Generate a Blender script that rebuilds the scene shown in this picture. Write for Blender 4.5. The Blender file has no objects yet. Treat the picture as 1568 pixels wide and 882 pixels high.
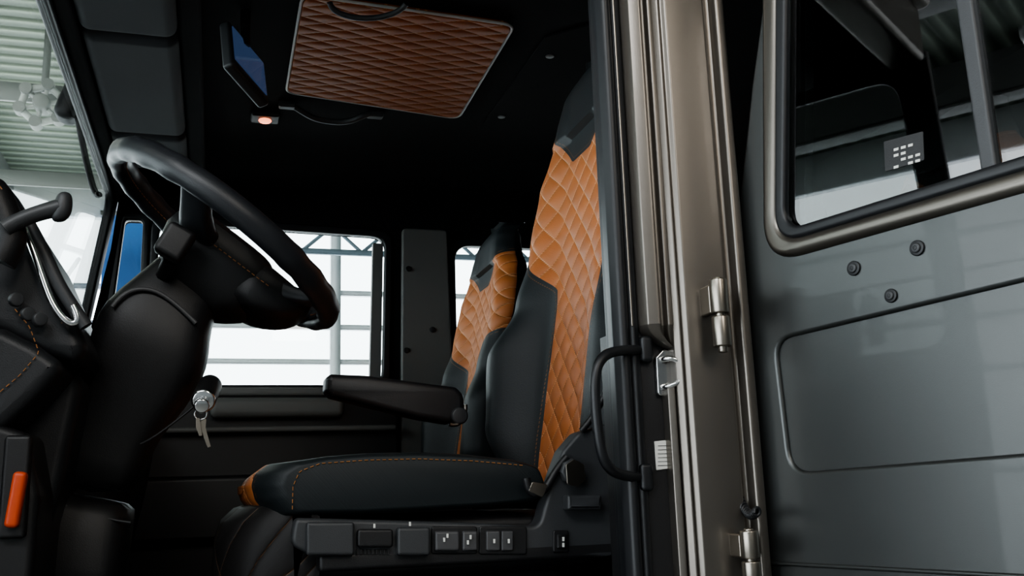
import bpy, bmesh, math, random
from mathutils import Vector, Matrix
random.seed(4)
scene=bpy.context.scene
# ------------------------------------------------------------------ survey of the view
S=1600/1568.0; FPX=1500.0
Yw=Vector((-464,1500,-335)).normalized()
Xw=Vector((4990,1500,-152)); Xw=(Xw-Yw*Xw.dot(Yw)).normalized()
Zw=Xw.cross(Yw).normalized()
CAM=Vector((0,0,1.65)); ZC=1.65
def ray(u,v):
    c=Vector(((u*S-800)/FPX,1,(450-v*S)/FPX))
    return Vector((Xw.dot(c),Yw.dot(c),Zw.dot(c)))
def pY(u,v,y): r=ray(u,v); return CAM+r*(y/r.y)
def pX(u,v,x): r=ray(u,v); return CAM+r*(x/r.x)
def pZ(u,v,z): r=ray(u,v); return CAM+r*((z-ZC)/r.z)
class Frame:
    def __init__(s,o,ex,ey):
        s.o=Vector(o); s.ex=Vector(ex).normalized(); s.ey=Vector(ey).normalized(); s.ez=s.ex.cross(s.ey)
    def mat(s,off=0):
        o=s.o+s.ez*off
        return Matrix(((s.ex.x,s.ey.x,s.ez.x,o.x),(s.ex.y,s.ey.y,s.ez.y,o.y),(s.ex.z,s.ey.z,s.ez.z,o.z),(0,0,0,1)))
    def px(s,u,v):
        r=ray(u,v); t=(s.o-CAM).dot(s.ez)/r.dot(s.ez); p=CAM+r*t-s.o
        return (p.dot(s.ex),p.dot(s.ey))
    def w(s,a,b,c=0): return s.o+s.ex*a+s.ey*b+s.ez*c
cam=bpy.data.objects.new('camera',bpy.data.cameras.new('camera')); scene.collection.objects.link(cam)
R=Vector((Xw[0],Yw[0],Zw[0])); Fw=Vector((Xw[1],Yw[1],Zw[1])); U=Vector((Xw[2],Yw[2],Zw[2]))
cam.matrix_world=Matrix(((R.x,U.x,-Fw.x,0),(R.y,U.y,-Fw.y,0),(R.z,U.z,-Fw.z,ZC),(0,0,0,1)))
cam.data.sensor_width=36; cam.data.lens=36*FPX/1600; cam.data.clip_start=.02
scene.camera=cam
# ------------------------------------------------------------------ materials
def mat(name,col,rough=.5,metal=0,bump=0,bscale=200,coat=0,emit=None,es=0,var=0,spec=.5):
    m=bpy.data.materials.new(name); m.use_nodes=True; n=m.node_tree.nodes; l=m.node_tree.links
    b=n['Principled BSDF']; b.inputs['Base Color'].default_value=(*col,1); b.inputs['Roughness'].default_value=rough
    b.inputs['Metallic'].default_value=metal; b.inputs['Coat Weight'].default_value=coat
    b.inputs['Specular IOR Level'].default_value=spec
    if emit: b.inputs['Emission Color'].default_value=(*emit,1); b.inputs['Emission Strength'].default_value=es
    tc=n.new('ShaderNodeTexCoord')
    nt=n.new('ShaderNodeTexNoise'); nt.inputs['Scale'].default_value=bscale; nt.inputs['Detail'].default_value=3
    l.new(tc.outputs['Object'],nt.inputs['Vector'])
    if bump:
        bp=n.new('ShaderNodeBump'); bp.inputs['Strength'].default_value=bump; bp.inputs['Distance'].default_value=.001
        l.new(nt.outputs['Fac'],bp.inputs['Height']); l.new(bp.outputs['Normal'],b.inputs['Normal'])
    n2=n.new('ShaderNodeTexNoise'); n2.inputs['Scale'].default_value=6; n2.inputs['Detail'].default_value=4
    l.new(tc.outputs['Object'],n2.inputs['Vector'])
    mr=n.new('ShaderNodeMapRange'); mr.inputs['To Min'].default_value=max(rough-.06-var,.02); mr.inputs['To Max'].default_value=rough+.06+var
    l.new(n2.outputs['Fac'],mr.inputs['Value']); l.new(mr.outputs['Result'],b.inputs['Roughness'])
    return m
def math_(n,l,op,a,b=None,c=None):
    k=n.new('ShaderNodeMath'); k.operation=op
    for i,x in enumerate((a,b,c)):
        if x is None: continue
        if isinstance(x,(int,float)): k.inputs[i].default_value=x
        else: l.new(x,k.inputs[i])
    return k.outputs[0]
def quilt_mat(name,kx,ky,orange,dark,stitch,seam=.12,bd=.006,rough=.5):
    m=bpy.data.materials.new(name); m.use_nodes=True; n=m.node_tree.nodes; l=m.node_tree.links
    b=n['Principled BSDF']
    at=n.new('ShaderNodeAttribute'); at.attribute_name='pan'
    sp=n.new('ShaderNodeSeparateXYZ'); l.new(at.outputs['Vector'],sp.inputs[0])
    x,y,sd=sp.outputs
    M=lambda op,a,b_=None,c=None: math_(n,l,op,a,b_,c)
    xs=M('MULTIPLY',x,kx*math.pi); ys=M('MULTIPLY',y,ky*math.pi)
    sa=M('ABSOLUTE',M('SINE',M('ADD',xs,ys))); sb=M('ABSOLUTE',M('SINE',M('SUBTRACT',xs,ys)))
    mask=M('GREATER_THAN',sd,0.0)
    h=M('MULTIPLY',M('POWER',M('MULTIPLY',sa,sb),.35),mask)
    mn=M('MINIMUM',sa,sb)
    st=M('MULTIPLY',M('LESS_THAN',mn,seam),M('GREATER_THAN',M('SINE',M('MULTIPLY',y,1400)),-.35))
    nz=n.new('ShaderNodeTexNoise'); nz.inputs['Scale'].default_value=350; nz.inputs['Detail'].default_value=2
    l.new(at.outputs['Vector'],nz.inputs['Vector'])
    nb=n.new('ShaderNodeTexNoise'); nb.inputs['Scale'].default_value=12
    l.new(at.outputs['Vector'],nb.inputs['Vector'])
    c1=n.new('ShaderNodeMix'); c1.data_type='RGBA'; c1.inputs[6].default_value=(*[q*.7 for q in orange],1); c1.inputs[7].default_value=(*orange,1)
    l.new(nb.outputs['Fac'],c1.inputs[0])
    c2=n.new('ShaderNodeMix'); c2.data_type='RGBA'; l.new(st,c2.inputs[0]); l.new(c1.outputs[2],c2.inputs[6]); c2.inputs[7].default_value=(*stitch,1)
    # piping groove around panel and dashed seam
    dash=M('GREATER_THAN',M('SINE',M('MULTIPLY',M('ADD',x,y),700)),-.3)
    line=M('MULTIPLY',M('LESS_THAN',M('ABSOLUTE',M('ADD',sd,.009)),.0009),dash)
    c3=n.new('ShaderNodeMix'); c3.data_type='RGBA'; c3.inputs[6].default_value=(*dark,1); c3.inputs[7].default_value=(.16,.07,.025,1); l.new(line,c3.inputs[0])
    c4=n.new('ShaderNodeMix'); c4.data_type='RGBA'; l.new(mask,c4.inputs[0]); l.new(c3.outputs[2],c4.inputs[6]); l.new(c2.outputs[2],c4.inputs[7])
    l.new(c4.outputs[2],b.inputs['Base Color'])
    hh=M('ADD',h,M('MULTIPLY',nz.outputs['Fac'],.06))
    edge=M('MULTIPLY',M('LESS_THAN',M('ABSOLUTE',sd),.003),-.6)
    hh=M('ADD',hh,edge)
    bp=n.new('ShaderNodeBump'); bp.inputs['Strength'].default_value=.9; bp.inputs['Distance'].default_value=bd
    l.new(hh,bp.inputs['Height']); l.new(bp.outputs['Normal'],b.inputs['Normal'])
    b.inputs['Roughness'].default_value=rough; b.inputs['Specular IOR Level'].default_value=.35
    return m
def glass(name,tint,f0=.04):
    """thin sheet glass: Schlick reflectance, identical from both sides"""
    m=bpy.data.materials.new(name); m.use_nodes=True; n=m.node_tree.nodes; l=m.node_tree.links
    n.remove(n['Principled BSDF']); o=n['Material Output']
    t=n.new('ShaderNodeBsdfTransparent'); t.inputs[0].default_value=(*tint,1)
    g=n.new('ShaderNodeBsdfGlossy'); g.inputs['Roughness'].default_value=.01
    lw=n.new('ShaderNodeLayerWeight'); lw.inputs['Blend'].default_value=.5
    p=math_(n,l,'POWER',lw.outputs['Facing'],5.0)
    f=math_(n,l,'MULTIPLY_ADD',p,.9-f0,f0)
    mx=n.new('ShaderNodeMixShader'); l.new(f,mx.inputs[0]); l.new(t.outputs[0],mx.inputs[1]); l.new(g.outputs[0],mx.inputs[2])
    l.new(mx.outputs[0],o.inputs[0]); return m
DARKL=(.014,.018,.020)
M_seat=quilt_mat('seat_leather',13,15,(.50,.165,.050),DARKL,(.74,.38,.19),seam=.10,bd=.007,rough=.5)
M_hatch=quilt_mat('hatch_leather',9,21,(.36,.095,.020),DARKL,(.52,.22,.08),seam=.11,bd=.008,rough=.6)
M_skirt=quilt_mat('skirt_leather',11,8,(.012,.011,.011),DARKL,(.09,.045,.02),seam=.045,rough=.55)
M_leather=mat('black_leather',(.016,.017,.019),.42,bump=.3,bscale=500)
M_wheel=mat('wheel_leather',(.020,.022,.026),.40,bump=.25,bscale=600)
M_plast=mat('black_plastic',(.012,.012,.013),.45,bump=.3,bscale=700)
M_plast2=mat('grey_plastic',(.042,.044,.047),.45,bump=.3,bscale=700)
M_btn=mat('button_plastic',(.07,.07,.073),.42)
M_head=mat('headliner_fabric',(.006,.006,.007),.9,bump=.5,bscale=900,spec=.2)
M_visor=mat('visor_fabric',(.05,.053,.06),.85,bump=.5,bscale=900)
M_rubber=mat('rubber_seal',(.010,.011,.013),.42)
M_door=mat('door_paint',(.085,.090,.089),.37,.8,bump=.1,bscale=900,coat=.12)
M_pillar=mat('pillar_paint_warm_reflection',(.178,.162,.143),.33,.85,bump=.1,bscale=900,coat=.15)  # grey paint; the bronze tint puts warm reflected light into the colour
M_ring=mat('surround_paint_warm_highlight',(.145,.134,.118),.30,.85,bump=.1,bscale=900)  # door paint with its warm highlight put into the base colour
M_chrome=mat('chrome',(.75,.75,.75),.15,1)
M_steel=mat('hinge_steel',(.32,.29,.25),.3,1)
M_white=mat('sticker_paper',(.7,.7,.66),.6)
M_ink=mat('sticker_ink',(.12,.12,.12),.6)
M_stitch=mat('stitch_thread',(.38,.16,.05),.7)
M_red=mat('orange_plastic',(.6,.075,.02),.45)
M_piping=mat('silver_piping',(.5,.5,.48),.4)
M_glass=glass('clear_glass',(.93,.96,.95),.04)
M_dglass=glass('tinted_glass',(.45,.48,.48),.11)
M_screen=mat('screen_glass',(.01,.015,.03),.08,emit=(.08,.14,.30),es=.30)
M_lamp=mat('lamp_lens',(.9,.3,.15),.3,emit=(1,.32,.16),es=2.5)
M_gp=mat('panel_grey',(.12,.12,.115),.5,bump=.3,bscale=700)
# ------------------------------------------------------------------ builders
CUR=[None]
def group(name,loc=(0,0,0)):
    e=bpy.data.objects.new(name,None); e.empty_display_size=.1; scene.collection.objects.link(e); CUR[0]=e; return e
def add(name,me,m,matrix=None,par=True):
    o=bpy.data.objects.new(name,me); scene.collection.objects.link(o)
    if matrix is not None: o.matrix_world=matrix
    if m and not me.materials: me.materials.append(m)
    if par and CUR[0]: o.parent=CUR[0]
    return o
def smooth(me,ang=35):
    for p in me.polygons: p.use_smooth=True
    try: me.set_sharp_from_angle(angle=math.radians(ang))
    except Exception: pass
def rpoly(pts,r,seg=6):
    out=[]; N=len(pts)
    for i in range(N):
        p=Vector(pts[i]).to_2d(); a=Vector(pts[i-1]).to_2d(); b=Vector(pts[(i+1)%N]).to_2d()
        ri=r[i] if isinstance(r,(list,tuple)) else r
        if ri<=0: out.append(tuple(p)); continue
        da=(a-p); db=(b-p); la=da.length; lb=db.length; da/=la; db/=lb
        ang=math.acos(max(-1,min(1,da.dot(db)))); 
        if ang>3.05: out.append(tuple(p)); continue
        d=min(ri/math.tan(ang/2),la*.48,lb*.48)
        p0=p+da*d; p1=p+db*d
        for k in range(seg+1):
            t=k/seg; q=p0*(1-t)**2+p*2*t*(1-t)+p1*t*t; out.append(tuple(q))
    return out
def plate(name,outer,holes,F,depth,bevel,m,off=0,par=True):
    """flat panel lying in frame F; front face at 'off', body goes 'depth' behind"""
    cu=bpy.data.curves.new(name,'CURVE'); cu.dimensions='2D'; cu.fill_mode='BOTH'
    cu.extrude=max(depth/2-bevel,0.0001); cu.bevel_depth=bevel; cu.bevel_resolution=3; cu.offset=-bevel
    for L in [outer]+list(holes):
        sp=cu.splines.new('POLY'); sp.points.add(len(L)-1)
        for i,p in enumerate(L): sp.points[i].co=(p[0],p[1],0,1)
        sp.use_cyclic_u=True
    t=bpy.data.objects.new('tmp',cu); scene.collection.objects.link(t)
    dg=bpy.context.evaluated_depsgraph_get(); me=bpy.data.meshes.new_from_object(t.evaluated_get(dg))
    bpy.data.objects.remove(t); me.materials.clear()
    bm=bmesh.new(); bm.from_mesh(me); bmesh.ops.remove_doubles(bm,verts=bm.verts,dist=1e-5); bm.to_mesh(me); bm.free()
    smooth(me,40)
    o=add(name,me,m,F.mat(off-depth/2),par)
    w=o.modifiers.new('wn','WEIGHTED_NORMAL'); w.keep_sharp=True
    return o
def tube(name,pts,r,m,cyc=False,sm=True,par=True,res=8):
    cu=bpy.data.curves.new(name,'CURVE'); cu.dimensions='3D'; cu.bevel_depth=1; cu.bevel_resolution=3; cu.resolution_u=res
    cu.use_fill_caps=True
    sp=cu.splines.new('NURBS' if sm else 'POLY'); sp.points.add(len(pts)-1)
    for i,p in enumerate(pts):
        sp.points[i].co=(*p,1); sp.points[i].radius=r[i] if isinstance(r,(list,tuple)) else r
    if sm: sp.order_u=min(4,len(pts)); sp.use_endpoint_u=not cyc
    sp.use_cyclic_u=cyc
    t=bpy.data.objects.new('tmp',cu); scene.collection.objects.link(t)
    dg=bpy.context.evaluated_depsgraph_get(); me=bpy.data.meshes.new_from_object(t.evaluated_get(dg))
    bpy.data.objects.remove(t); me.materials.clear(); smooth(me,60)
    return add(name,me,m,None,par)
def stitches(name,pts,m=None,seg=.006,gap=.004,r=.0008):
    cu=bpy.data.curves.new(name,'CURVE'); cu.dimensions='3D'; cu.bevel_depth=r; cu.bevel_resolution=0
    P=[Vector(p) for p in pts]; D=[0]
    for i in range(1,len(P)): D.append(D[-1]+(P[i]-P[i-1]).length)
    def at(d):
        for i in range(1,len(P)):
            if d<=D[i]: 
                k=(d-D[i-1])/max(D[i]-D[i-1],1e-6); return P[i-1].lerp(P[i],k)
        return P[-1]
    d=0
    while d+seg<D[-1]:
        sp=cu.splines.new('POLY'); sp.points.add(1); sp.points[0].co=(*at(d),1); sp.points[1].co=(*at(d+seg),1); d+=seg+gap
    o=bpy.data.objects.new(name,cu); scene.collection.objects.link(o); cu.materials.append(m or M_stitch); o.parent=CUR[0]; return o
def rbox(name,c,size,bev,m,rot=None,seg=3,par=True):
    bm=bmesh.new(); bmesh.ops.create_cube(bm,size=1)
    for v in bm.verts: v.co=Vector((v.co.x*size[0],v.co.y*size[1],v.co.z*size[2]))
    if bev>0: bmesh.ops.bevel(bm,geom=list(bm.edges),offset=bev,segments=seg,affect='EDGES',profile=.5)
    me=bpy.data.meshes.new(name); bm.to_mesh(me); bm.free(); smooth(me,50)
    mt=Matrix.Translation(Vector(c))
    if rot is not None: mt=mt@(rot.to_4x4() if isinstance(rot,Matrix) else rot)
    o=add(name,me,m,mt,par); w=o.modifiers.new('wn','WEIGHTED_NORMAL'); return o
def cyl(name,p1,p2,r,m,bev=.0,seg=28,r2=None,par=True):
    p1=Vector(p1); p2=Vector(p2); d=p2-p1
    bm=bmesh.new(); bmesh.ops.create_cone(bm,cap_ends=True,segments=seg,radius1=r,radius2=r if r2 is None else r2,depth=d.length)
    if bev>0:
        es=[e for e in bm.edges if abs(e.verts[0].co.z-e.verts[1].co.z)<1e-6]
        bmesh.ops.bevel(bm,geom=es,offset=bev,segments=3,affect='EDGES',profile=.5)
    me=bpy.data.meshes.new(name); bm.to_mesh(me); bm.free(); smooth(me,40)
    q=d.to_track_quat('Z','Y').to_matrix().to_4x4()
    return add(name,me,m,Matrix.Translation((p1+p2)/2)@q,par)
def loft(name,loops,m,sub=0,cap=True,pan=None,matrix=None,par=True,closed=True):
    verts=[]; faces=[]; n=len(loops[0])
    for L in loops: verts+= [tuple(p) for p in L]
    for i in range(len(loops)-1):
        for j in range(n if closed else n-1):
            k=(j+1)%n; faces.append((i*n+j,i*n+k,(i+1)*n+k,(i+1)*n+j))
    if cap:
        faces.append(tuple(range(n))[::-1]); faces.append(tuple((len(loops)-1)*n+j for j in range(n)))
    me=bpy.data.meshes.new(name); me.from_pydata(verts,[],faces); 
    if pan is not None:
        a=me.attributes.new('pan','FLOAT_VECTOR','POINT')
        for i,p in enumerate(pan): a.data[i].vector=p
    bm=bmesh.new(); bm.from_mesh(me); bmesh.ops.recalc_face_normals(bm,faces=bm.faces); bm.to_mesh(me); bm.free()
    smooth(me,60); o=add(name,me,m,matrix,par)
    if sub: s=o.modifiers.new('s','SUBSURF'); s.levels=sub; s.render_levels=sub
    return o
def ellloft(name,secs,m,sub=1,n=20,par=True):
    """secs: (center,axis_a vec,axis_b vec)"""
    loops=[]
    for c,a,b in secs:
        loops.append([Vector(c)+Vector(a)*math.cos(2*math.pi*k/n)+Vector(b)*math.sin(2*math.pi*k/n) for k in range(n)])
    return loft(name,loops,m,sub,par=par)
def sdpoly(p,poly):
    x,y=p; d=1e9; ins=False; N=len(poly)
    for i in range(N):
        ax,ay=poly[i]; bx,by=poly[(i+1)%N]
        ex,ey=bx-ax,by-ay; t=max(0,min(1,((x-ax)*ex+(y-ay)*ey)/(ex*ex+ey*ey+1e-12)))
        d=min(d,math.hypot(x-ax-ex*t,y-ay-ey*t))
        if (ay>y)!=(by>y) and x<(bx-ax)*(y-ay)/(by-ay)+ax: ins=not ins
    return d if ins else -d
def interp(tab,x):
    if x<=tab[0][0]: return tab[0][1]
    for i in range(1,len(tab)):
        if x<=tab[i][0]:
            t=(x-tab[i-1][0])/(tab[i][0]-tab[i-1][0]); t=t*t*(3-2*t); return tab[i-1][1]*(1-t)+tab[i][1]*t
    return tab[-1][1]
# ------------------------------------------------------------------ hall
def slab(name,x0,x1,y0,y1,z0,z1,m,par=False):
    return rbox(name,((x0+x1)/2,(y0+y1)/2,(z0+z1)/2),(x1-x0,y1-y0,z1-z0),0,m,par=par)
M_conc=mat('concrete',(.22,.22,.21),.5,bump=.4,bscale=20)
M_wallp=mat('wall_paint',(.30,.31,.31),.8)
M_mull=mat('window_frame_white',(.85,.88,.9),.5)
M_beam=mat('roof_steel',(.16,.17,.165),.5)
M_blue=mat('banner_fabric',(.03,.12,.35),.7)
m=bpy.data.materials.new('corrugated_roof'); m.use_nodes=True; n=m.node_tree.nodes; l=m.node_tree.links
tc=n.new('ShaderNodeTexCoord'); wv=n.new('ShaderNodeTexWave'); wv.inputs['Scale'].default_value=2.2; wv.bands_direction='Y'
l.new(tc.outputs['Object'],wv.inputs['Vector']); cr=n.new('ShaderNodeValToRGB'); cr.color_ramp.elements[0].color=(.09,.115,.09,1); cr.color_ramp.elements[1].color=(.27,.32,.26,1)
l.new(wv.outputs['Fac'],cr.inputs[0]); l.new(cr.outputs[0],n['Principled BSDF'].inputs['Base Color'])
bp=n.new('ShaderNodeBump'); bp.inputs['Distance'].default_value=.05; l.new(wv.outputs['Fac'],bp.inputs['Height']); l.new(bp.outputs[0],n['Principled BSDF'].inputs['Normal']); M_roof=m
HZ=4.7; XL=-6.5
slab('floor',XL,9,-6,9.6,-.1,0,M_conc)
slab('ceiling',XL,9,-6,9.6,HZ,HZ+.1,M_roof)
slab('wall_right',9,9.1,-6,9.6,0,HZ,M_wallp)
slab('wall_front',XL,9,-6.1,-6,0,HZ,M_wallp)
def glazed(name,axis,c,a0,a1,step):
    g=group(name)
    def bx(nm,p0,p1,z0,z1,t=.06):
        if axis=='y': slab(nm,p0,p1,c-t,c+t,z0,z1,M_mull,True)
        else: slab(nm,c-t,c+t,p0,p1,z0,z1,M_mull,True)
    bx('apron',a0,a1,0,.9,.08); bx('lintel',a0,a1,4.35,HZ,.08)
    k=a0
    i=0
    while k<a1+.01: bx('mullion_%d'%i,k-.05,k+.05,.9,4.35); k+=step; i+=1
    for j,z in enumerate((1.7,2.5,2.95,3.3,3.65)): bx('transom_%d'%j,a0,a1,z,z+.05,.04)
glazed('wall_back','y',9.6,XL,9,1.9)
glazed('wall_left','x',XL,-6,9.6,2.6)
for i,x in enumerate((-5.2,-3.4,-1.9,.6,3.4)):
    g=group('roof_beam' if i==0 else 'roof_beam.%03d'%i)
    slab('web',x-.02,x+.02,-6,9.5,HZ-.35,HZ,M_beam,True); slab('flange',x-.1,x+.1,-6,9.5,HZ-.37,HZ-.34,M_beam,True)
for i,y in enumerate((4.6,6.4,8.2)):
    g=group('roof_purlin' if i==0 else 'roof_purlin.%03d'%i)
    slab('web',XL,8.9,y-.02,y+.02,HZ-.5,HZ-.38,M_beam,True)
M_tube=mat('lamp_tube',(1,1,1),.5,emit=(1,.97,.9),es=14)
for i,(x,y) in enumerate(((-2.5,5.4),(-1.45,5.4),(-.9,7.2),(-2.5,7.4),(-4.5,5.2),(-4.5,1),(-2.2,1))):
    g=group('ceiling_lamp' if i==0 else 'ceiling_lamp.%03d'%i)
    slab('housing',x-.08,x+.08,y-.7,y+.7,HZ-.28,HZ-.2,M_mull,True); slab('tube',x-.05,x+.05,y-.65,y+.65,HZ-.31,HZ-.28,M_tube,True)
g=group('hanging_banner'); slab('cloth',-1.06,-.66,9.3,9.32,3.3,4.3,M_blue,True); slab('rod',-1.10,-.62,9.29,9.33,4.3,4.34,M_beam,True)
# lattice girder near the glazed wall
g=group('lattice_girder')
M_lat=mat('girder_steel',(.20,.26,.31),.5)
for nm,z in (('chord_top',4.18),('chord_bottom',3.92)): slab(nm,.70,4.5,8.95,9.0,z,z+.05,M_lat,True)
x=.72; k=0
while x<4.3:
    cyl('diagonal_%d'%k,(x,8.97,3.95),(x+.28,8.97,4.2),.018,M_lat,seg=8) if k%2==0 else cyl('diagonal_%d'%k,(x,8.97,4.2),(x+.28,8.97,3.95),.018,M_lat,seg=8)
    x+=.28; k+=1
# steel hoist frame hanging in the hall, seen through the windshield
g=group('ceiling_hoist')
M_hoist=mat('hoist_paint',(.34,.36,.35),.5)
hcn=pY(65,160,6.2)
for k in range(6):
    a=k*math.pi/3+.3; b=(k+1)*math.pi/3+.3
    cyl('ring_bar_%d'%k,hcn+Vector((math.cos(a)*.13,0,math.sin(a)*.13)),hcn+Vector((math.cos(b)*.13,0,math.sin(b)*.13)),.022,M_hoist)
    q=hcn+Vector((math.cos(a)*.13,0,math.sin(a)*.13))
    cyl('ring_lug_%d'%k,q+Vector((0,-.04,0)),q+Vector((0,.04,0)),.036,M_beam)
    cyl('strut_%d'%k,hcn,q,.014,M_hoist)
cyl('hub',hcn+Vector((0,-.07,0)),hcn+Vector((0,.07,0)),.05,M_beam,.01)
slab('drop_bar',hcn.x-.02,hcn.x+.02,hcn.y+.02,hcn.y+.06,hcn.z+.1,HZ,M_beam,True)
# ------------------------------------------------------------------ cab shell
YN=1.30; YF=3.60; ZT=ZC+1.15; ZFL=1.20
cab=group('truck_cab')
rbox('roof_lining',(.87,(YN+YF)/2,ZT+.03),(2.46,YF-YN,.06),0,M_head)
rbox('roof_skin',(.88,(YN+YF)/2,ZT+.10),(2.50,YF-YN+.1,.06),.02,M_pillar)
rbox('cab_floor',(.75,(YN+YF)/2,ZFL-.04),(2.7,YF-YN,.08),0,M_head)
rbox('rear_bulkhead',(2.12,(YN+YF)/2,2.0),(.06,YF-YN,1.6),0,M_head)
rbox('firewall',(-.56,(YN+YF)/2,1.55),(.06,YF-YN,.75),0,M_plast)
rbox('near_roof_rail',(.87,YN+.03,ZT-.0),(2.46,.1,.16),.02,M_pillar)
rbox('sill_step',(.1,YN+.04,ZFL-.05),(1.0,.12,.2),.02,M_plast)
rbox('rear_sill',(1.45,YN+.04,ZFL-.05),(1.3,.12,.2),.02,M_door)
# windshield header
rbox('windshield_header',(-.355,(YN+YF)/2,ZC+1.115),(.04,YF-YN,.09),.015,M_head)
FF=Frame((0,YF,0),(1,0,0),(0,0,1))  # far side wall; ez=-Y towards camera
def W(u,v): return FF.px(u,v)
z_s=ZC+.40; z_t=ZC+1.0
win=rpoly([(-.235,z_s),(.60,z_s),(.615,z_t),(-.235,z_t+.02)],.06)
qwin=rpoly([(-.39,z_s+.12),(-.27,z_s+.02),(-.27,z_t+.02),(-.345,z_t+.02)],.02)
rwin=rpoly([(.87,z_s+.02),(1.85,z_s+.02),(1.85,z_t-.02),(.87,z_t-.02)],.07)
outer=[(-.56,ZFL),(2.12,ZFL),(2.12,ZT+.02),(-.36,ZT+.02),(-.385,ZC+.9),(-.50,ZC+.25)]
plate('far_side_wall',outer,[win,qwin,rwin],FF,.08,.006,M_head,0)
def grow(pts,d):
    cx=sum(p[0] for p in pts)/len(pts); cy=sum(p[1] for p in pts)/len(pts)
    xs=[p[0] for p in pts]; ys=[p[1] for p in pts]; hw=(max(xs)-min(xs))/2; hh=(max(ys)-min(ys))/2
    return [(cx+(p[0]-cx)*(hw+d)/hw,cy+(p[1]-cy)*(hh+d)/hh) for p in pts]
for i,(w_,gn) in enumerate(((win,'front'),(qwin,'quarter'),(rwin,'rear'))):
    plate('seal_'+gn,grow(w_,.018),[grow(w_,-.012)],FF,.03,.008,M_rubber,.012)
plate('window_channel',rpoly([(.545,z_s+.02),(.588,z_s+.02),(.60,z_t-.03),(.560,z_t-.03)],.004),[],FF,.03,.003,M_gp,-.02)
plate('far_pillar_trim',rpoly([(.65,z_s-.35),(.86,z_s-.35),(.845,z_t+.02),(.665,z_t+.02)],.02),[],FF,.03,.008,M_gp,.04)
for i,(u,v) in enumerate(((625,412),(622,537),(662,505))):
    p=pY(u,v,YF-.04); cyl('trim_screw_%d'%i,p,p+Vector((0,-.008,0)),.011,M_plast,.002)
# far door card
plate('door_card',rpoly([(-.35,ZFL+.05),(.64,ZFL+.05),(.64,z_s-.015),(-.35,z_s-.015)],.03),[],FF,.05,.01,M_plast,.06)
a=W(322,628); b=W(522,628)
rbox('door_pull',((a[0]+b[0])/2,YF-.09,(a[1]+b[1])/2),(b[0]-a[0],.05,.07),.022,M_gp)
rbox('door_ledge',(.15,YF-.08,z_s-.155),(.95,.06,.02),.008,M_gp)
rbox('door_pocket',(.15,YF-.09,z_s-.42),(.9,.07,.22),.02,M_plast)
rbox('window_sill_trim',(.15,YF-.05,z_s-.02),(.95,.05,.03),.01,M_gp)
# glass
g=group('window_1'); plate('pane',grow(win,-.005),[],FF,.006,.001,M_glass,-.04)
g=group('window_2'); plate('pane',grow(qwin,-.003),[],FF,.006,.001,M_glass,-.04)
g=group('window_3'); plate('pane',grow(rwin,-.005),[],FF,.006,.001,M_glass,-.04)
# windshield
g=group('windshield')
P0=Vector((-.38,YN,ZC+1.08)); P1=Vector((-.50,YN,ZC+.30))
WF=Frame(P1,(0,1,0),(P0-P1)); H=(P0-P1).length; L=YF-YN
plate('pane',rpoly([(.03,.02),(L-.03,.02),(L-.05,H-.02),(.05,H-.02)],.05),[],WF,.006,.001,M_glass,0)
plate('frame',[(-.02,-.05),(L+.02,-.05),(L+.02,H+.03),(-.02,H+.03)],[rpoly([(.05,.04),(L-.05,.04),(L-.07,H-.02),(.07,H-.02)],.07)],WF,.03,.008,M_rubber,.01)
# wiper arms lie outside the glass
tube('wiper_arm',[WF.w(1.2,.0,-.03),WF.w(1.7,.25,-.03),WF.w(2.05,.5,-.03)],.007,M_plast)
# mirror outside the far corner
g=group('side_mirror')
p=pY(112,150,3.78)
tube('arm',[Vector((-.44,3.66,ZC+1.12)),Vector((-.47,3.72,ZC+1.10)),p+Vector((0,.0,.02))],.012,M_plast)
rbox('housing',p,(.08,.12,.20),.03,M_plast,Matrix.Rotation(.3,3,'Y'))
# near B pillar -------------------------------------------------------
g=group('door_pillar')
def pillar(name,prof,z0,z1,m,lean=0,nz=2):
    loops=[[Vector((x+lean*(k/(nz-1)),y,z0+(z1-z0)*k/(nz-1))) for x,y in prof] for k in range(nz)]
    o=loft(name,loops,m); smooth(o.data,28); return o
def rp(pts,r): return rpoly(pts,r,4)
zb=ZFL-.15; zt=ZT+.05
main=rp([(.655,1.40),(.655,1.300),(.663,1.290),(.668,1.296),(.674,1.288),(.742,1.284),(.748,1.296),(.757,1.296),(.760,1.276),(.775,1.276),(.782,1.30),(.782,1.42)],.005)
pillar('pillar_body',main,zb,zt,M_pillar)
zj=pY(1020,497,1.3).z
up=rp([(.606,1.40),(.608,1.316),(.614,1.298),(.632,1.290),(.638,1.308),(.644,1.308),(.648,1.298),(.658,1.298),(.658,1.40)],.004)
pillar('pillar_flange',up,zj,zt,M_pillar)
pillar('pillar_seal_strip',rp([(.586,1.40),(.588,1.325),(.598,1.316),(.608,1.320),(.608,1.40)],.004),zb,zt,M_rubber)
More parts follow.
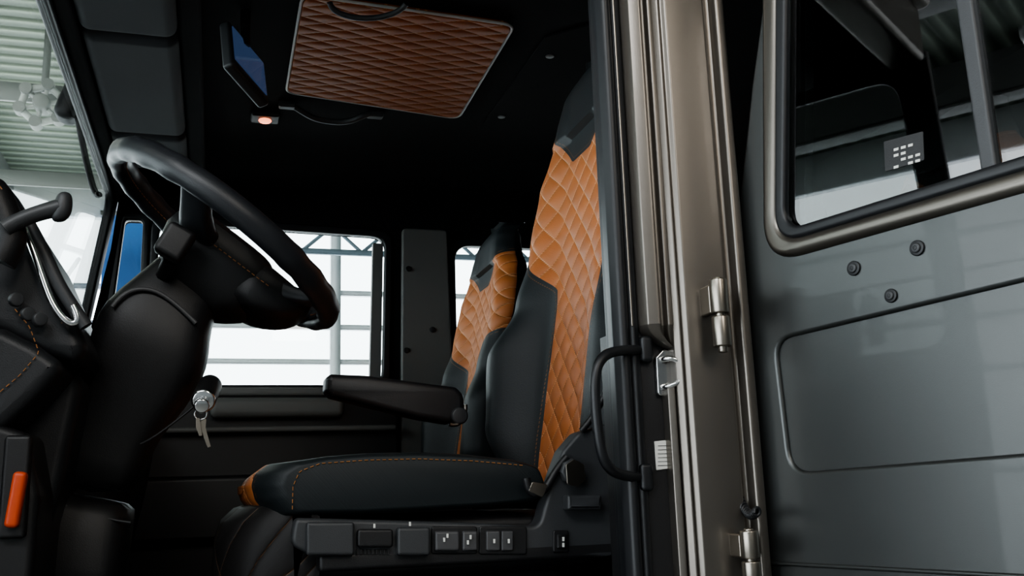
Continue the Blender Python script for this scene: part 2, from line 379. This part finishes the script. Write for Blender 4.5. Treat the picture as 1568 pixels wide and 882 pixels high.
# curved foot where flange blends to the body
lo=[]
for k in range(9):
    t=k/8; s=t*t
    lo.append([Vector((.658-(.658-x)*(1-s) if x<.658 else x, y+ (.012*t), zj-.035*t)) for x,y in up])
o=loft('pillar_flange_foot',lo,M_pillar); smooth(o.data,28)
pillar('lower_channel',rp([(.592,1.44),(.592,1.335),(.602,1.325),(.650,1.325),(.656,1.335),(.656,1.44)],.005),zb,zj,M_plast)
pillar('channel_lip',rp([(.642,1.33),(.642,1.305),(.652,1.300),(.657,1.31),(.657,1.33)],.003),zb,zj-.09,M_pillar)
pillar('seal_bulb',rp([(.572,1.36),(.569,1.33),(.576,1.312),(.589,1.312),(.594,1.33),(.594,1.36)],.01),zb,zt,M_rubber)
pillar('inner_trim',rp([(.60,1.42),(.60,1.36),(.78,1.36),(.78,1.46),(.66,1.46)],.01),zb,zt,M_plast)
tube('seal_highlight',[(.596,1.3165,zj),(.596,1.3165,zt)],.0016,M_steel,sm=False)  # steel tube drawn in as the thin highlight along the seal
# striker
PF=Frame((0,1.325,0),(1,0,0),(0,0,1))
def Q(L,F): return [F.px(u,v) for u,v in L]
g=group('door_striker')
plate('base_plate',rpoly(Q([(1001,548),(1012,536),(1046,540),(1052,600),(1040,612),(1004,606)],PF),.006),[],PF,.008,.002,M_chrome,.009)
pp=[PF.px(1010,552),PF.px(1034,550),PF.px(1036,592),PF.px(1012,594)]
tube('loop',[PF.w(*pp[0],.008),PF.w(*pp[0],.022),PF.w(*pp[1],.026),PF.w(*pp[2],.026),PF.w(*pp[3],.022),PF.w(*pp[3],.008)],.0045,M_chrome)
for i,(u,v) in enumerate(((1042,556),(1044,592))):
    q=PF.px(u,v); cyl('screw_%d'%i,PF.w(*q,.008),PF.w(*q,.014),.006,M_steel,.001)
g=group('rating_label')
plate('paper',rpoly(Q([(1001,676),(1031,673),(1033,716),(1004,720)],PF),.001),[],PF,.002,.0003,M_white,.003)
for i in range(6):
    a=PF.px(1006,683+i*6); b=PF.px(1020+random.random()*9,682.5+i*6)
    tube('print_line_%d'%i,[PF.w(*a,.0035),PF.w(*b,.0035)],.0005,M_ink,sm=False)
# grab handle
g=group('grab_handle')
tube('rail',[pY(u,v,y) for u,v,y in ((990,536,1.33),(965,536,1.31),(930,536,1.29),(912,560,1.285),(910,600,1.285),(914,650,1.285),(920,695,1.285),(932,722,1.29),(960,731,1.31),(992,731,1.33))],.0078,M_rubber)
for v in (536,731):
    p=pY(986,v,1.325); rbox('mount_%d'%v,p,(.02,.03,.04),.006,M_rubber)
# hinges
def hinge(name,u,v0,v1):
    g=group(name); a=pY(u,v0,1.25); b=pY(u,v1,1.25); a.x=b.x=(a.x+b.x)/2
    h=(a-b)
    cyl('knuckle_upper',b+h*.53,a,.0135,M_steel,.002); cyl('knuckle_lower',b+h*.08,b+h*.49,.0135,M_steel,.002)
    cyl('pin',b,a+Vector((0,0,.003)),.007,M_steel,.002)
    rbox('leaf_body',b+h*.74+Vector((-.006,.022,0)),(.012,.03,h.length*.4),.003,M_steel)
    rbox('leaf_door',b+h*.3+Vector((.013,.010,0)),(.012,.012,h.length*.36),.003,M_steel)
hinge('door_hinge',1103,428,540); hinge('door_hinge.001',1150,812,905)
g=group('door_cable')
pts=[]
A=pY(1126,745,1.31); B=pY(1160,782,1.24)
for k in range(90):
    t=k/89; c=A.lerp(B,t)+Vector((0,0,-.02*math.sin(math.pi*t))); pts.append(c+Vector((math.cos(k*1.1)*.006,0,math.sin(k*1.1)*.006)))
tube('corrugated_sleeve',pts,.0025,M_rubber)
# ------------------------------------------------------------------ rear door (open)
g=group('truck_door')
dd=Vector((.29,-.957,0)).normalized()
DF=Frame((.795,1.265,0),dd,(0,0,1))
def D(u,v): return DF.px(u,v)
SG=1 if DF.ez.dot(CAM-DF.o)>0 else -1
ext=1.0
def lin(p,q,s): 
    t=(s-p[0])/(q[0]-p[0]); return (s,p[1]+(q[1]-p[1])*t)
o_l=[D(1172,-30),D(1150,130),D(1132,300),D(1120,400),D(1123,480),D(1135,620),D(1155,760),D(1172,900)]
outer=o_l+[(o_l[-1][0]+.02,1.25),(ext,1.25),(ext,ZC+1.0),(o_l[0][0]+.04,ZC+1.0)]
gb=D(1240,343); gc=D(1500,262)
A0=D(1212,0); A1=D(1200,340)
slope=(gc[1]-gb[1])/(gc[0]-gb[0])
zb_w=gb[1]-.004
topz=ZC+.90
hole=[(A1[0],zb_w),(ext-.12,zb_w+slope*(ext-.12-A1[0])),(ext-.16,topz),(A0[0]+.012,topz)]
rad=[.035,.05,.05,.05]
def holeoff(d): return [(hole[0][0]-d,hole[0][1]-d*.9),(hole[1][0]+d,hole[1][1]-d*.9),(hole[2][0]+d,hole[2][1]+d),(hole[3][0]-d,hole[3][1]+d)]
pan=[D(1186,521),lin(D(1240,508),D(1568,430),ext-.1),lin(D(1250,722),D(1568,695),ext-.1),D(1210,724)]
pan=rpoly(pan,[.03,.03,.03,.035])
plate('outer_skin',rpoly(outer,.01),[rpoly(hole,rad),pan],DF,.022,.006,M_door,0 if SG>0 else .022)
sg=SG
def dplate(nm,o,h,depth,bev,m,front): # front = distance towards viewer
    return plate(nm,o,h,DF,depth,bev,m,front if sg>0 else depth-front)
dplate('recessed_panel',grow(pan,.015),[],.006,.001,M_door,-.007)
dplate('window_surround',rpoly(holeoff(.044),[.065,.06,.06,.06],10),[rpoly(holeoff(.012),[.045,.05,.05,.05],10)],.022,.0105,M_ring,.009)
dplate('window_rubber',rpoly(holeoff(.016),[.048,.05,.05,.05],10),[rpoly(holeoff(-.005),[.033,.04,.04,.04],10)],.016,.006,M_rubber,.009)
dplate('window_glass',rpoly([(p[0],p[1]) for p in hole],rad),[],.005,.001,M_dglass,-.006)
s1=D(1470,60)[0]; s2=D(1499,60)[0]; s3=D(1499,230)[0]; s4=D(1524,230)[0]
dplate('window_divider',[(s3,zb_w),(s4,zb_w),(s2,topz),(s1,topz)],[],.016,.004,M_plast2,.004)
dplate('inner_skin',rpoly([(p[0]+.01 if i<8 else p[0],p[1]) for i,p in enumerate(outer)],.01),[rpoly(hole,rad)],.02,.002,M_plast,-.045)
# printed marks of a sticker on the glass
dplate('glass_sticker',rpoly([D(1352,262),D(1412,244),D(1410,200),D(1350,216)],.002),[],.001,.0002,M_plast,-.0045)
for i in range(4):
    for j in range(4):
        if random.random()<.25: continue
        u=1366+j*11; v=226+i*9-j*3.2
        dplate('sticker_mark_%d%d'%(i,j),[D(u,v+5),D(u+7,v+3),D(u+7,v-1),D(u,v+1)],[],.001,.0001,M_white,-.0035)
a=D(1178,862); b=(ext,D(1500,862)[1])
tube('lower_crease',[DF.w(a[0],a[1],sg*.001),DF.w(b[0],a[1],sg*.001)],.003,M_door,sm=False)
for i,(u,v,r) in enumerate(((1308,411,.0105),(1405,380,.0105),(1365,453,.0095))):
    q=D(u,v)
    cyl('bolt_washer_%d'%i,DF.w(*q,0),DF.w(*q,sg*.003),r,M_rubber,.0012)
    cyl('bolt_head_%d'%i,DF.w(*q,0),DF.w(*q,sg*.006),r*.62,M_plast2,.0015)
    cyl('bolt_socket_%d'%i,DF.w(*q,sg*.006),DF.w(*q,sg*.0068),r*.3,M_rubber,.0002,seg=6)
# ------------------------------------------------------------------ seats
WT=[(.02,.235),(.15,.262),(.3,.268),(.42,.245),(.5,.25),(.62,.262),(.70,.25),(.77,.22),(.84,.175),(.9,.155),(.94,.135),(.965,.10),(.98,.05)]
TT=[(.02,.12),(.4,.12),(.75,.10),(.9,.08),(.96,.05),(.98,.02)]
BT=[(.02,.05),(.15,.10),(.3,.11),(.42,.06),(.55,.035),(.7,.025),(.8,.012),(.98,.0)]
half=[(.095,.0),(.098,.12),(.092,.25),(.075,.40),(.082,.44),(.20,.525),(.30,.56),(.30,.74),(.235,.80),(.19,.84),(.15,.82),(.055,.735)]
nh=[(.150,.0),(.165,.12),(.180,.25),(.190,.36),(.205,.44),(.235,.50),(.30,.56),(.30,.74),(.235,.80),(.19,.84),(.15,.82),(.055,.735)]
def ss(a,b,x): t=max(0,min(1,(x-a)/(b-a))); return t*t*(3-2*t)
def make_seat(name,dx,yc,nearB=1.0,zsc=1.0,near=half):
    e=group(name); loops=[]; pan=[]
    ORG=half+[(-x,y) for x,y in near[::-1]]
    zs=[.02+.96*k/110 for k in range(111)]
    NF=72; NB=16
    for z in zs:
        w=interp(WT,z); th=interp(TT,z); B0=interp(BT,z); xc=.665+.135*(z-.05)+dx
        L=[]
        for i in range(NF+1):
            a=-math.pi/2+math.pi*i/NF; t=math.sin(a*.98)/math.sin(math.pi/2*.98); at=abs(t)
            B=B0*(nearB if t<0 else 1)
            e_=max(0,(at-.78)/.22); rr=.055*(1-math.sqrt(max(0,1-e_*e_)))
            x=xc-B*ss(.34,.72,at)+rr+.012*(1-at*at)*(-1 if z>.8 else .3)
            if z>.90: x+=(z-.90)**2*8
            L.append((x,yc+t*w,ZC+z*zsc)); pan.append((t*w,z,sdpoly((t*w,z),ORG)))
        for i in range(1,NB):
            t=1-2*i/NB; at=abs(t); e_=max(0,(at-.7)/.3); rr=.05*(1-math.sqrt(max(0,1-e_*e_)))
            L.append((xc+th-rr,yc+t*w*1.0,ZC+z*zsc)); pan.append((t*w,z,-.5))
        loops.append(L)
    loft('backrest',loops,M_seat,pan=pan)
    # cushion: side profile swept across the width
    prof=[(430,764),(424,742),(430,722),(450,708),(500,698),(560,693),(640,691),(720,695),(790,703),(828,714),(838,740),(828,768),(760,776),(660,782),(550,789),(450,790)]
    pr=[pY(u,v,1.625) for u,v in prof]; pr=[(p.x,p.z-ZC) for p in pr]
    pr2=rpoly(pr,.02,3)
    cx=.38; cz=.025
    loops=[]; pan=[]
    hw=.275
    for k in range(41):
        t=-1+2*k/40; a=math.sin(t*math.pi/2); y=a*hw
        e_=max(0,(abs(a)-.90)/.10); sc=1-.20*(1-math.sqrt(max(0,1-e_*e_)))
        bul=(1-min(1,abs(a))**4)
        L=[]
        for x,z in pr2:
            x2=cx+(x-cx)*(1-(1-sc)*.25)-(.055*bul if x<.16 else 0)*(1 if x<.13 else .5)
            z2=cz+(z-cz)*sc-(.018*(1-ss(.4,.75,abs(a))) if z>.03 else 0)
            L.append((x2+dx,yc+y,ZC+z2)); pan.append((y,x2*1.0+z2*.9,.205-abs(y)))
        loops.append(L)
    loft('cushion',loops,M_seat,pan=pan)
    # under structure
    rbox('seat_frame',(.40+dx,yc,ZC-.085),(.50,.48,.10),.02,M_plast)
    rbox('pedestal',(.42+dx,yc,ZC-.29),(.38,.40,.32),.02,M_plast)
    rbox('slide_rail_left',(.40+dx,yc-.2,ZC-.435),(.55,.04,.03),.005,M_plast)
    rbox('slide_rail_right',(.40+dx,yc+.2,ZC-.435),(.55,.04,.03),.005,M_plast)
    # quilted skirt at front, below the cushion nose
    loops=[]; pan=[]
    for k in range(33):
        t=-1+2*k/32; y=t*.262; ed=max(0,(abs(t)-.45)/.55); xr=.13*(1-math.sqrt(max(0,1-ed*ed)))
        xs_=[.12,.07+xr*.6,.035+xr,.012+xr,.000+xr,-.004+xr,.002+xr,.02+xr]
        zs_=[.008,.006,-.004,-.025,-.06,-.13,-.25,-.44]
        L=[(min(a_,.155),y,b_) for a_,b_ in zip(xs_,zs_)]+[(.165,y,-.44),(.165,y,-.02)]
        L=[(x+dx,yc+b,ZC+c-.008) for x,b,c in L]
        loops.append(L); pan+=[(y,z-ZC-x,1) for x,_,z in L]
    loft('skirt',loops,M_skirt,pan=pan)
    return e
make_seat('driver_seat',0,1.90,nearB=.15,near=nh)
SY=1.605
SF=Frame((0,SY,0),(1,0,0),(0,0,1))
plate('side_shield',rpoly(Q([(452,793),(600,797),(735,801),(826,806),(842,745),(862,690),(886,662),(935,647),(978,662),(986,780),(968,836),(935,853),(700,856),(480,853),(445,835)],SF),[.01,.005,.005,.02,.03,.02,.02,.03,.03,.02,.03,.02,0,.02,.02]),[],SF,.05,.007,M_plast2,.0)
def sp(nm,L,r,d,m,off,bev=.0025): return plate(nm,rpoly(Q(L,SF),r),[],SF,d,bev,m,off)
def rect(u0,v0,u1,v1,k=.0): return [(u0,v1),(u1,v1),(u1,v0),(u0,v0)]
sp('lever_pad',rect(468,799,541,850),.006,.02,M_plast2,.016,.005)
sp('release_lever',rect(546,810,600,838),.006,.02,M_plast,.014,.004)
sp('height_lever',rect(606,807,656,850),.006,.02,M_plast2,.018,.005)
sp('rocker_bezel',rect(660,806,730,848),.005,.006,M_plast,.004)
sp('lumbar_rocker_front',rect(664,813,701,843),.004,.014,M_btn,.014,.004)
sp('lumbar_rocker_back',rect(706,813,729,843),.004,.014,M_btn,.012,.004)
sp('switch_bezel',rect(733,806,806,849),.005,.006,M_plast,.004)
sp('heat_switch',rect(743,813,764,843),.003,.012,M_btn,.009)
sp('vent_switch',rect(766,813,784,843),.003,.012,M_btn,.009)
sp('socket_recess',rect(846,812,870,846),.004,.006,M_plast,.004)
sp('rocker_switch',rect(851,818,865,840),.002,.010,M_plast,.009)
sp('step_pad',rect(861,758,913,781),.004,.03,M_plast2,.028,.006)
for i in range(9): sp('grille_rib_%d'%i,rect(545+i*6,841,548+i*6,849),.0005,.004,M_plast,.004,.0005)
for i,(u,v) in enumerate(((677,826),(682,820),(713,830),(717,822),(753,828),(775,828),(858,825),(858,834),(625,802),(571,805))):
    sp('icon_%d'%i,rect(u-1.5,v-3.2,u+1.5,v+3.2),.0004,.002,M_white,.0165,.0003)
rbox('lower_rail_cover',(.42,1.63,ZC-.10),(.52,.05,.03),.008,M_plast)
# recliner joint + anchor
q=SF.px(872,722); cyl('recliner_cap',SF.w(*q,0),SF.w(*q,.02),.022,M_plast2,.004,seg=8)
sp('anchor_plate',[(862,742),(860,712),(872,704),(888,712),(890,735),(878,746)],.004,.006,M_steel,.022,.001)
tube('belt_latch_arm',[pY(u,v,1.60) for u,v in ((806,732),(808,752),(822,760),(840,745),(850,720),(868,700))],.007,M_plast)
sp('latch_plate',[(806,752),(828,762),(836,742),(812,738)],.004,.005,M_steel,.012,.001)
# seams on cushion edge and bolster
seam=[pY(u,v,1.632) for u,v in ((447,780),(448,745),(458,722),(490,710),(560,705),(640,703),(720,706),(800,713))]
stitches('cushion_stitching',[Vector((p.x,1.6235,p.z)) for p in seam])
# armrest on the far side
AF=Frame((0,2.20,0),(1,0,0),(0,0,1))
plate('armrest',rpoly(Q([(499,578),(507,572),(560,574),(700,592),(712,605),(712,640),(690,648),(640,640),(560,620),(507,607),(498,598)],AF),[.01,.01,.02,.02,.02,.02,.02,.02,.02,.01,.01]),[],AF,.07,.014,M_leather,0)
q=AF.px(703,637); cyl('armrest_pivot',AF.w(*q,-.05),AF.w(*q,.012),.020,M_plast2,.005)
tube('armrest_bracket',[AF.w(*AF.px(u,v),.005) for u,v in ((712,620),(713,640),(704,655),(688,650))],.005,M_steel)
# belt guide
p=pY(926,163,1.66); rbox('belt_guide',p,(.02,.03,.035),.005,M_chrome)
tube('seat_belt',[pY(u,v,y) for u,v,y in ((928,165,1.66),(938,300,1.6),(950,450,1.58),(945,600,1.58),(890,660,1.60))],.006,M_plast)
make_seat('passenger_seat',.08,3.03,nearB=.6,zsc=.91)
make_seat('rear_seat',1.05,1.95)
make_seat('rear_seat.001',1.05,2.75)
# ------------------------------------------------------------------ roof items
CF=Frame((0,0,ZT),(1,0,0),(0,-1,0))  # ez = x cross -y = -z (downwards)
g=group('roof_hatch')
hc=[(463,-14),(788,33),(702,177),(438,136)]
hp=rpoly([CF.px(*c) for c in hc],.035)
o=plate('quilted_panel',grow(hp,-.004),[],CF,.02,.003,M_hatch,.014)
a=o.data.attributes.new('pan','FLOAT_VECTOR','POINT')
for i,v in enumerate(o.data.vertices): a.data[i].vector=(v.co.x,v.co.y,1)
tube('piping',[CF.w(x,y,.010) for x,y in hp],.0036,M_piping,cyc=True,sm=False)
tube('pull_bar',[CF.w(*CF.px(u,v),d) for u,v,d in ((505,-8,.02),(510,4,.05),(600,8,.05),(622,-6,.02))],.007,M_plast2)
def ch(name,L):
    g=group(name); tube('bar',[CF.w(*CF.px(u,v),d) for u,v,d in L],.009,M_plast2)
    for i in (0,-1):
        u,v,d=L[i]; q=CF.px(u,v); rbox('mount_%d'%(i%2),CF.w(*q,.008),(.05,.03,.02),.006,M_plast2)
ch('ceiling_grab_handle',[(440,157,.0),(462,160,.02),(478,170,.03),(540,176,.03),(556,166,.02),(574,172,.0)])
ch('ceiling_grab_handle.001',[(418,316,.0),(432,314,.02),(446,322,.03),(500,326,.03),(514,316,.02),(530,326,.0)])
g=group('sun_visor')
for i,(y0,y1) in enumerate(((1.55,2.235),(2.25,2.885),(2.90,3.2))):
    b=rbox('pad_%d'%i,(-.225,(y0+y1)/2,ZT-.05),(.215,y1-y0,.06),.027,M_visor,seg=5)
rbox('header_shelf',(-.09,2.4,ZT-.03),(.05,1.9,.05),.01,M_head)
# overhead monitor
g=group('overhead_monitor')
mc=pY(374,100,2.2)
Rm=Matrix.Rotation(math.radians(60),3,'Z')@Matrix.Rotation(math.radians(-14),3,'X')@Matrix.Rotation(math.radians(14),3,'Y')
rbox('housing',mc,(.165,.028,.140),.008,M_plast2,Rm)
rbox('screen',mc+Rm@Vector((0,-.0145,.006)),(.142,.004,.104),.001,M_screen,Rm)
rbox('button_strip',mc+Rm@Vector((0,-.015,-.058)),(.12,.004,.006),.001,M_btn,Rm)
cyl('bracket',mc+Vector((0,.0,.05)),Vector((mc.x,mc.y,ZT)),.012,M_plast)
g=group('dome_lamp')
p=CF.px(406,175); rbox('bezel',CF.w(*p,.008),(.085,.07,.02),.008,M_plast)
cyl('lens',CF.w(*p,.016),CF.w(*p,.026),.019,M_lamp,.006)
g=group('ceiling_screw')
for i,(u,v) in enumerate(((842,84),(768,177))):
    q=CF.px(u,v); cyl('screw_%d'%i,CF.w(*q,0),CF.w(*q,.006),.012,M_btn,.002)
g=group('ceiling_trim_panel')
q=[CF.px(*c) for c in ((835,55),(1000,10),(1010,80),(770,190),(735,195))]
plate('panel',rpoly(q,.02),[],CF,.008,.003,M_head,.004)
# ------------------------------------------------------------------ steering wheel
g=group('steering_wheel')
wc=pY(345,366,1.80); WC=wc
nrm=Vector((.60,0,.80)).normalized(); wx=Vector((0,1,0)); wy=nrm.cross(wx)
MW=Matrix(((wx.x,wy.x,nrm.x,WC.x),(wx.y,wy.y,nrm.y,WC.y),(wx.z,wy.z,nrm.z,WC.z),(0,0,0,1)))
def WL(x,y,z=0): return MW@Vector((x,y,z))
RW=.235
loops=[]
for k in range(97):
    a=2*math.pi*k/96; bump=.0012*math.sin(a*24) if math.sin(a)>.2 or math.sin(a)<-.5 else 0
    c=Vector((math.cos(a)*RW,math.sin(a)*RW,0)); rad_=Vector((math.cos(a),math.sin(a),0))
    loops.append([MW@(c+rad_*(.0195+bump)*math.cos(b)+Vector((0,0,1))*(.0235+bump)*math.sin(b)) for b in [2*math.pi*j/20 for j in range(20)]])
loft('rim',loops,M_wheel,cap=False)
stitches('rim_stitching_front',[WL(math.cos(a)*(RW-.0197),math.sin(a)*(RW-.0197),-.006) for a in [math.pi*(.15+.7*k/40) for k in range(41)]],r=.0009)
stitches('rim_stitching_rear',[WL(math.cos(a)*(RW-.0197),math.sin(a)*(RW-.0197),-.006) for a in [math.pi*(1.15+.7*k/40) for k in range(41)]],r=.0009)
def box_loft(nm,secs,m,sub=1):
    loops=[]
    for c,a,b in secs:
        L=[]
        for k in range(20):
            t=2*math.pi*k/20; ct,st=math.cos(t),math.sin(t)
            L.append(c+a*math.copysign(abs(ct)**.55,ct)+b*math.copysign(abs(st)**.55,st))
        loops.append(L)
    return loft(nm,loops,m,sub)
X_=lambda s: MW.to_3x3()@Vector((s,0,0)); Y_=lambda s: MW.to_3x3()@Vector((0,s,0)); Z_=lambda s: MW.to_3x3()@Vector((0,0,s))
box_loft('hub',[(WL(0,-.02,.010),X_(.06),Y_(.07)),(WL(0,-.02,-.004),X_(.105),Y_(.105)),(WL(0,-.025,-.045),X_(.11),Y_(.125)),(WL(0,-.03,-.085),X_(.095),Y_(.11)),(WL(0,-.025,-.12),X_(.075),Y_(.075)),(WL(0,-.01,-.145),X_(.06),Y_(.055))],M_plast)
box_loft('hub_lower',[(WL(0,-.06,-.050),X_(.10),Z_(.050)),(WL(0,-.11,-.052),X_(.105),Z_(.052)),(WL(0,-.155,-.045),X_(.10),Z_(.042)),(WL(0,-.19,-.033),X_(.085),Z_(.028)),(WL(0,-.205,-.02),X_(.06),Z_(.012))],M_plast)
for i,s in enumerate((-1,1)):
    box_loft('spoke_upper_%d'%i,[(WL(s*.07,.02,-.04),Y_(.045),Z_(.022)),(WL(s*.14,.035,-.035),Y_(.030),Z_(.014)),(WL(s*.20,.05,-.014),Y_(.026),Z_(.011)),(WL(s*.230,.058,0),Y_(.032),Z_(.014))],M_wheel)
    box_loft('spoke_lower_%d'%i,[(WL(s*.05,-.07,-.045),X_(.04),Z_(.026)),(WL(s*.065,-.14,-.036),X_(.03),Z_(.018)),(WL(s*.08,-.19,-.016),X_(.026),Z_(.014)),(WL(s*.09,-.215,0),X_(.032),Z_(.014))],M_wheel)
stitches('hub_stitching',[WL(-.1115,.06-.19*k/20,-.044) for k in range(21)],r=.0009)
# ------------------------------------------------------------------ column
g=group('steering_column')
def secs(L,y,ry):
    out=[]
    for (u0,v0,u1,v1,r) in L:
        a=pY(u0,v0,y); b=pY(u1,v1,y); out.append(((a+b)/2,(b-a)/2,Vector((0,r,0))))
    return out
box_loft('shroud',secs([(262,378,345,440,.05),(250,392,345,455,.06),(205,432,322,500,.085),(160,468,322,545,.095),(145,500,312,580,.095),(128,560,285,625,.085),(108,620,245,668,.075),(88,690,222,718,.07),(66,745,208,765,.07)],1.80,.08),M_plast)
box_loft('lower_boot',secs([(62,748,210,768,.075),(54,762,207,790,.085),(50,850,195,870,.095),(45,960,190,960,.10)],1.80,.08),M_plast)
tube('shroud_trim',[pY(u,v,1.712) for u,v in ((172,470),(190,446),(225,436),(260,455),(300,495))],.004,M_btn)
tube('boot_trim',[pY(u,v,1.722) for u,v in ((58,755),(90,772),(150,795),(200,800))],.002,M_plast2)
rbox('stalk_knob',pY(268,372,1.66),(.05,.035,.06),.01,M_plast,Matrix.Rotation(.5,3,'Y'))
tube('stalk',[pY(262,395,1.68),pY(250,425,1.74),pY(240,445,1.78)],.014,M_plast)
g=group('ignition_key')
cyl('lock_barrel',pY(322,590,1.74),pY(311,614,1.66),.020,M_plast,.003)
cyl('lock_ring',pY(313,612,1.672),pY(311,614,1.655),.019,M_chrome,.004)
cyl('key_bow',pY(309,618,1.655),pY(309,622,1.625),.012,M_chrome,.003)
tube('key_ring',[pY(u,v,1.64) for u,v in ((305,622),(295,634),(303,645),(318,640),(316,626))],.0016,M_chrome,cyc=True)
KF=Frame((0,1.64,0),(1,0,0),(0,0,1))
plate('key_blade',rpoly(Q([(308,640),(316,642),(315,655),(323,684),(318,686),(309,662),(305,655)],KF),.001),[],KF,.003,.0005,M_steel)
plate('key_blade_spare',rpoly(Q([(300,640),(306,641),(310,668),(305,668),(300,655)],KF),.001),[],KF,.003,.0005,M_steel,.006)
tube('retaining_cord',[pY(u,v,1.70) for u,v in ((300,620),(270,645),(235,672),(215,680))],.002,M_plast)
# ------------------------------------------------------------------ dashboard
g=group('dashboard')
def extr(nm,L2,y0,y1,m,bev,r=.02):
    F=Frame((0,y0,0),(1,0,0),(0,0,1)); return plate(nm,rpoly(L2,r),[],F,y1-y0,bev,m,0)
extr('main_body',[(-.52,ZC-.35),(-.30,ZC-.35),(-.22,ZC+.05),(-.20,ZC+.20),(-.27,ZC+.24),(-.52,ZC+.24)],1.62,3.50,M_leather,.02,.04)
extr('main_top',[(-.35,ZC+.22),(-.21,ZC+.20),(-.22,ZC+.30),(-.27,ZC+.36),(-.345,ZC+.36)],1.62,3.50,M_leather,.015,.04)
F15=Frame((0,1.52,0),(1,0,0),(0,0,1))
extr('cluster_hood',[F15.px(u,v) for u,v in ((-24,262),(0,268),(26,300),(48,350),(80,425),(118,492),(134,530),(118,556),(70,545),(20,520),(-24,500))],1.52,2.10,M_leather,.02,.02)
extr('knee_panel',[F15.px(u,v) for u,v in ((-30,500),(10,505),(60,530),(105,562),(60,612),(8,660),(-30,670))],1.50,2.2,M_leather,.018,.02)
extr('lower_panel',[F15.px(u,v) for u,v in ((-40,640),(0,650),(48,665),(64,760),(50,920),(-40,920))],1.50,2.2,M_plast,.012,.02)
tube('cluster_glint',[pY(u,v,1.50) for u,v in ((38,350),(58,400),(72,450),(92,485),(112,500),(124,490),(112,468))],.006,M_chrome)  # chrome tube stands in for the white reflection on the cluster glass
tube('cluster_lip',[pY(u,v,1.505) for u,v in ((45,345),(68,385),(84,430),(110,468),(132,500))],.010,M_plast2)
for i,(u,v) in enumerate(((22,460),(40,482),(58,490))):
    p=pY(u,v,1.505); cyl('dial_bezel_%d'%i,p,p+Vector((.006,-.01,0)),.010,M_plast2,.002)
stitches('hood_stitching',[pY(u,v,1.5145) for u,v in ((0,285),(16,310),(36,362),(64,430),(98,500))])
stitches('knee_stitching',[pY(u,v,1.4975) for u,v in ((0,600),(30,575),(60,540),(45,500),(20,470))])
rbox('door_release_tab',pY(25,765,1.48),(.018,.02,.075),.006,M_red,Matrix.Rotation(.1,3,'Y'))
rbox('tab_housing',pY(24,745,1.495),(.035,.02,.14),.006,M_plast)
g=group('gear_lever')
tube('arm',[pY(u,v,1.45) for u,v in ((8,350),(30,335),(60,325),(92,318))],[.012,.011,.011,.013],M_plast2)
ellloft('knob',[(pY(98+dx_,v,1.45),Vector((a,0,0)),Vector((0,a,0))) for dx_,v,a in ((2,294,.004),(1,298,.010),(0,308,.012),(-2,322,.013),(-6,334,.012),(-10,340,.006))],M_plast2)
tube('base',[pY(u,v,1.47) for u,v in ((-5,300),(8,330),(14,350),(20,372),(0,400))],.022,M_plast)
# ------------------------------------------------------------------ light
w=bpy.data.worlds.new('world'); scene.world=w; w.use_nodes=True
w.node_tree.nodes['Background'].inputs[0].default_value=(.88,.95,1,1); w.node_tree.nodes['Background'].inputs[1].default_value=6
def area(name,loc,tgt,sx,sy,e,col):
    ld=bpy.data.lights.new(name,'AREA'); ld.shape='RECTANGLE'; ld.size=sx; ld.size_y=sy; ld.energy=e; ld.color=col
    o=bpy.data.objects.new(name,ld); scene.collection.objects.link(o); o.location=loc
    o.rotation_euler=(Vector(tgt)-Vector(loc)).to_track_quat('-Z','Y').to_euler()
area('near_key_light',(-1.6,-1.2,4.4),(.6,1.6,2.1),2.2,1.2,100,(.96,.98,1))  # added key light, unseen above the camera, for the door and seat
area('pillar_fill_warm',(.9,-2.5,4.4),(.7,1.3,2.2),.8,2.5,70,(1,.92,.83))  # unseen warm fill, added to lighten the pillar
area('ceiling_fill',(-2.0,6.6,3.9),(-2.0,6.6,4.7),4.5,4.5,170,(.95,1,.95))  # added up-facing fill that brightens the hall ceiling, no real fixture
scene.view_settings.view_transform='AgX'
try: scene.view_settings.look='AgX - Medium High Contrast'
except Exception as ex: print(ex)
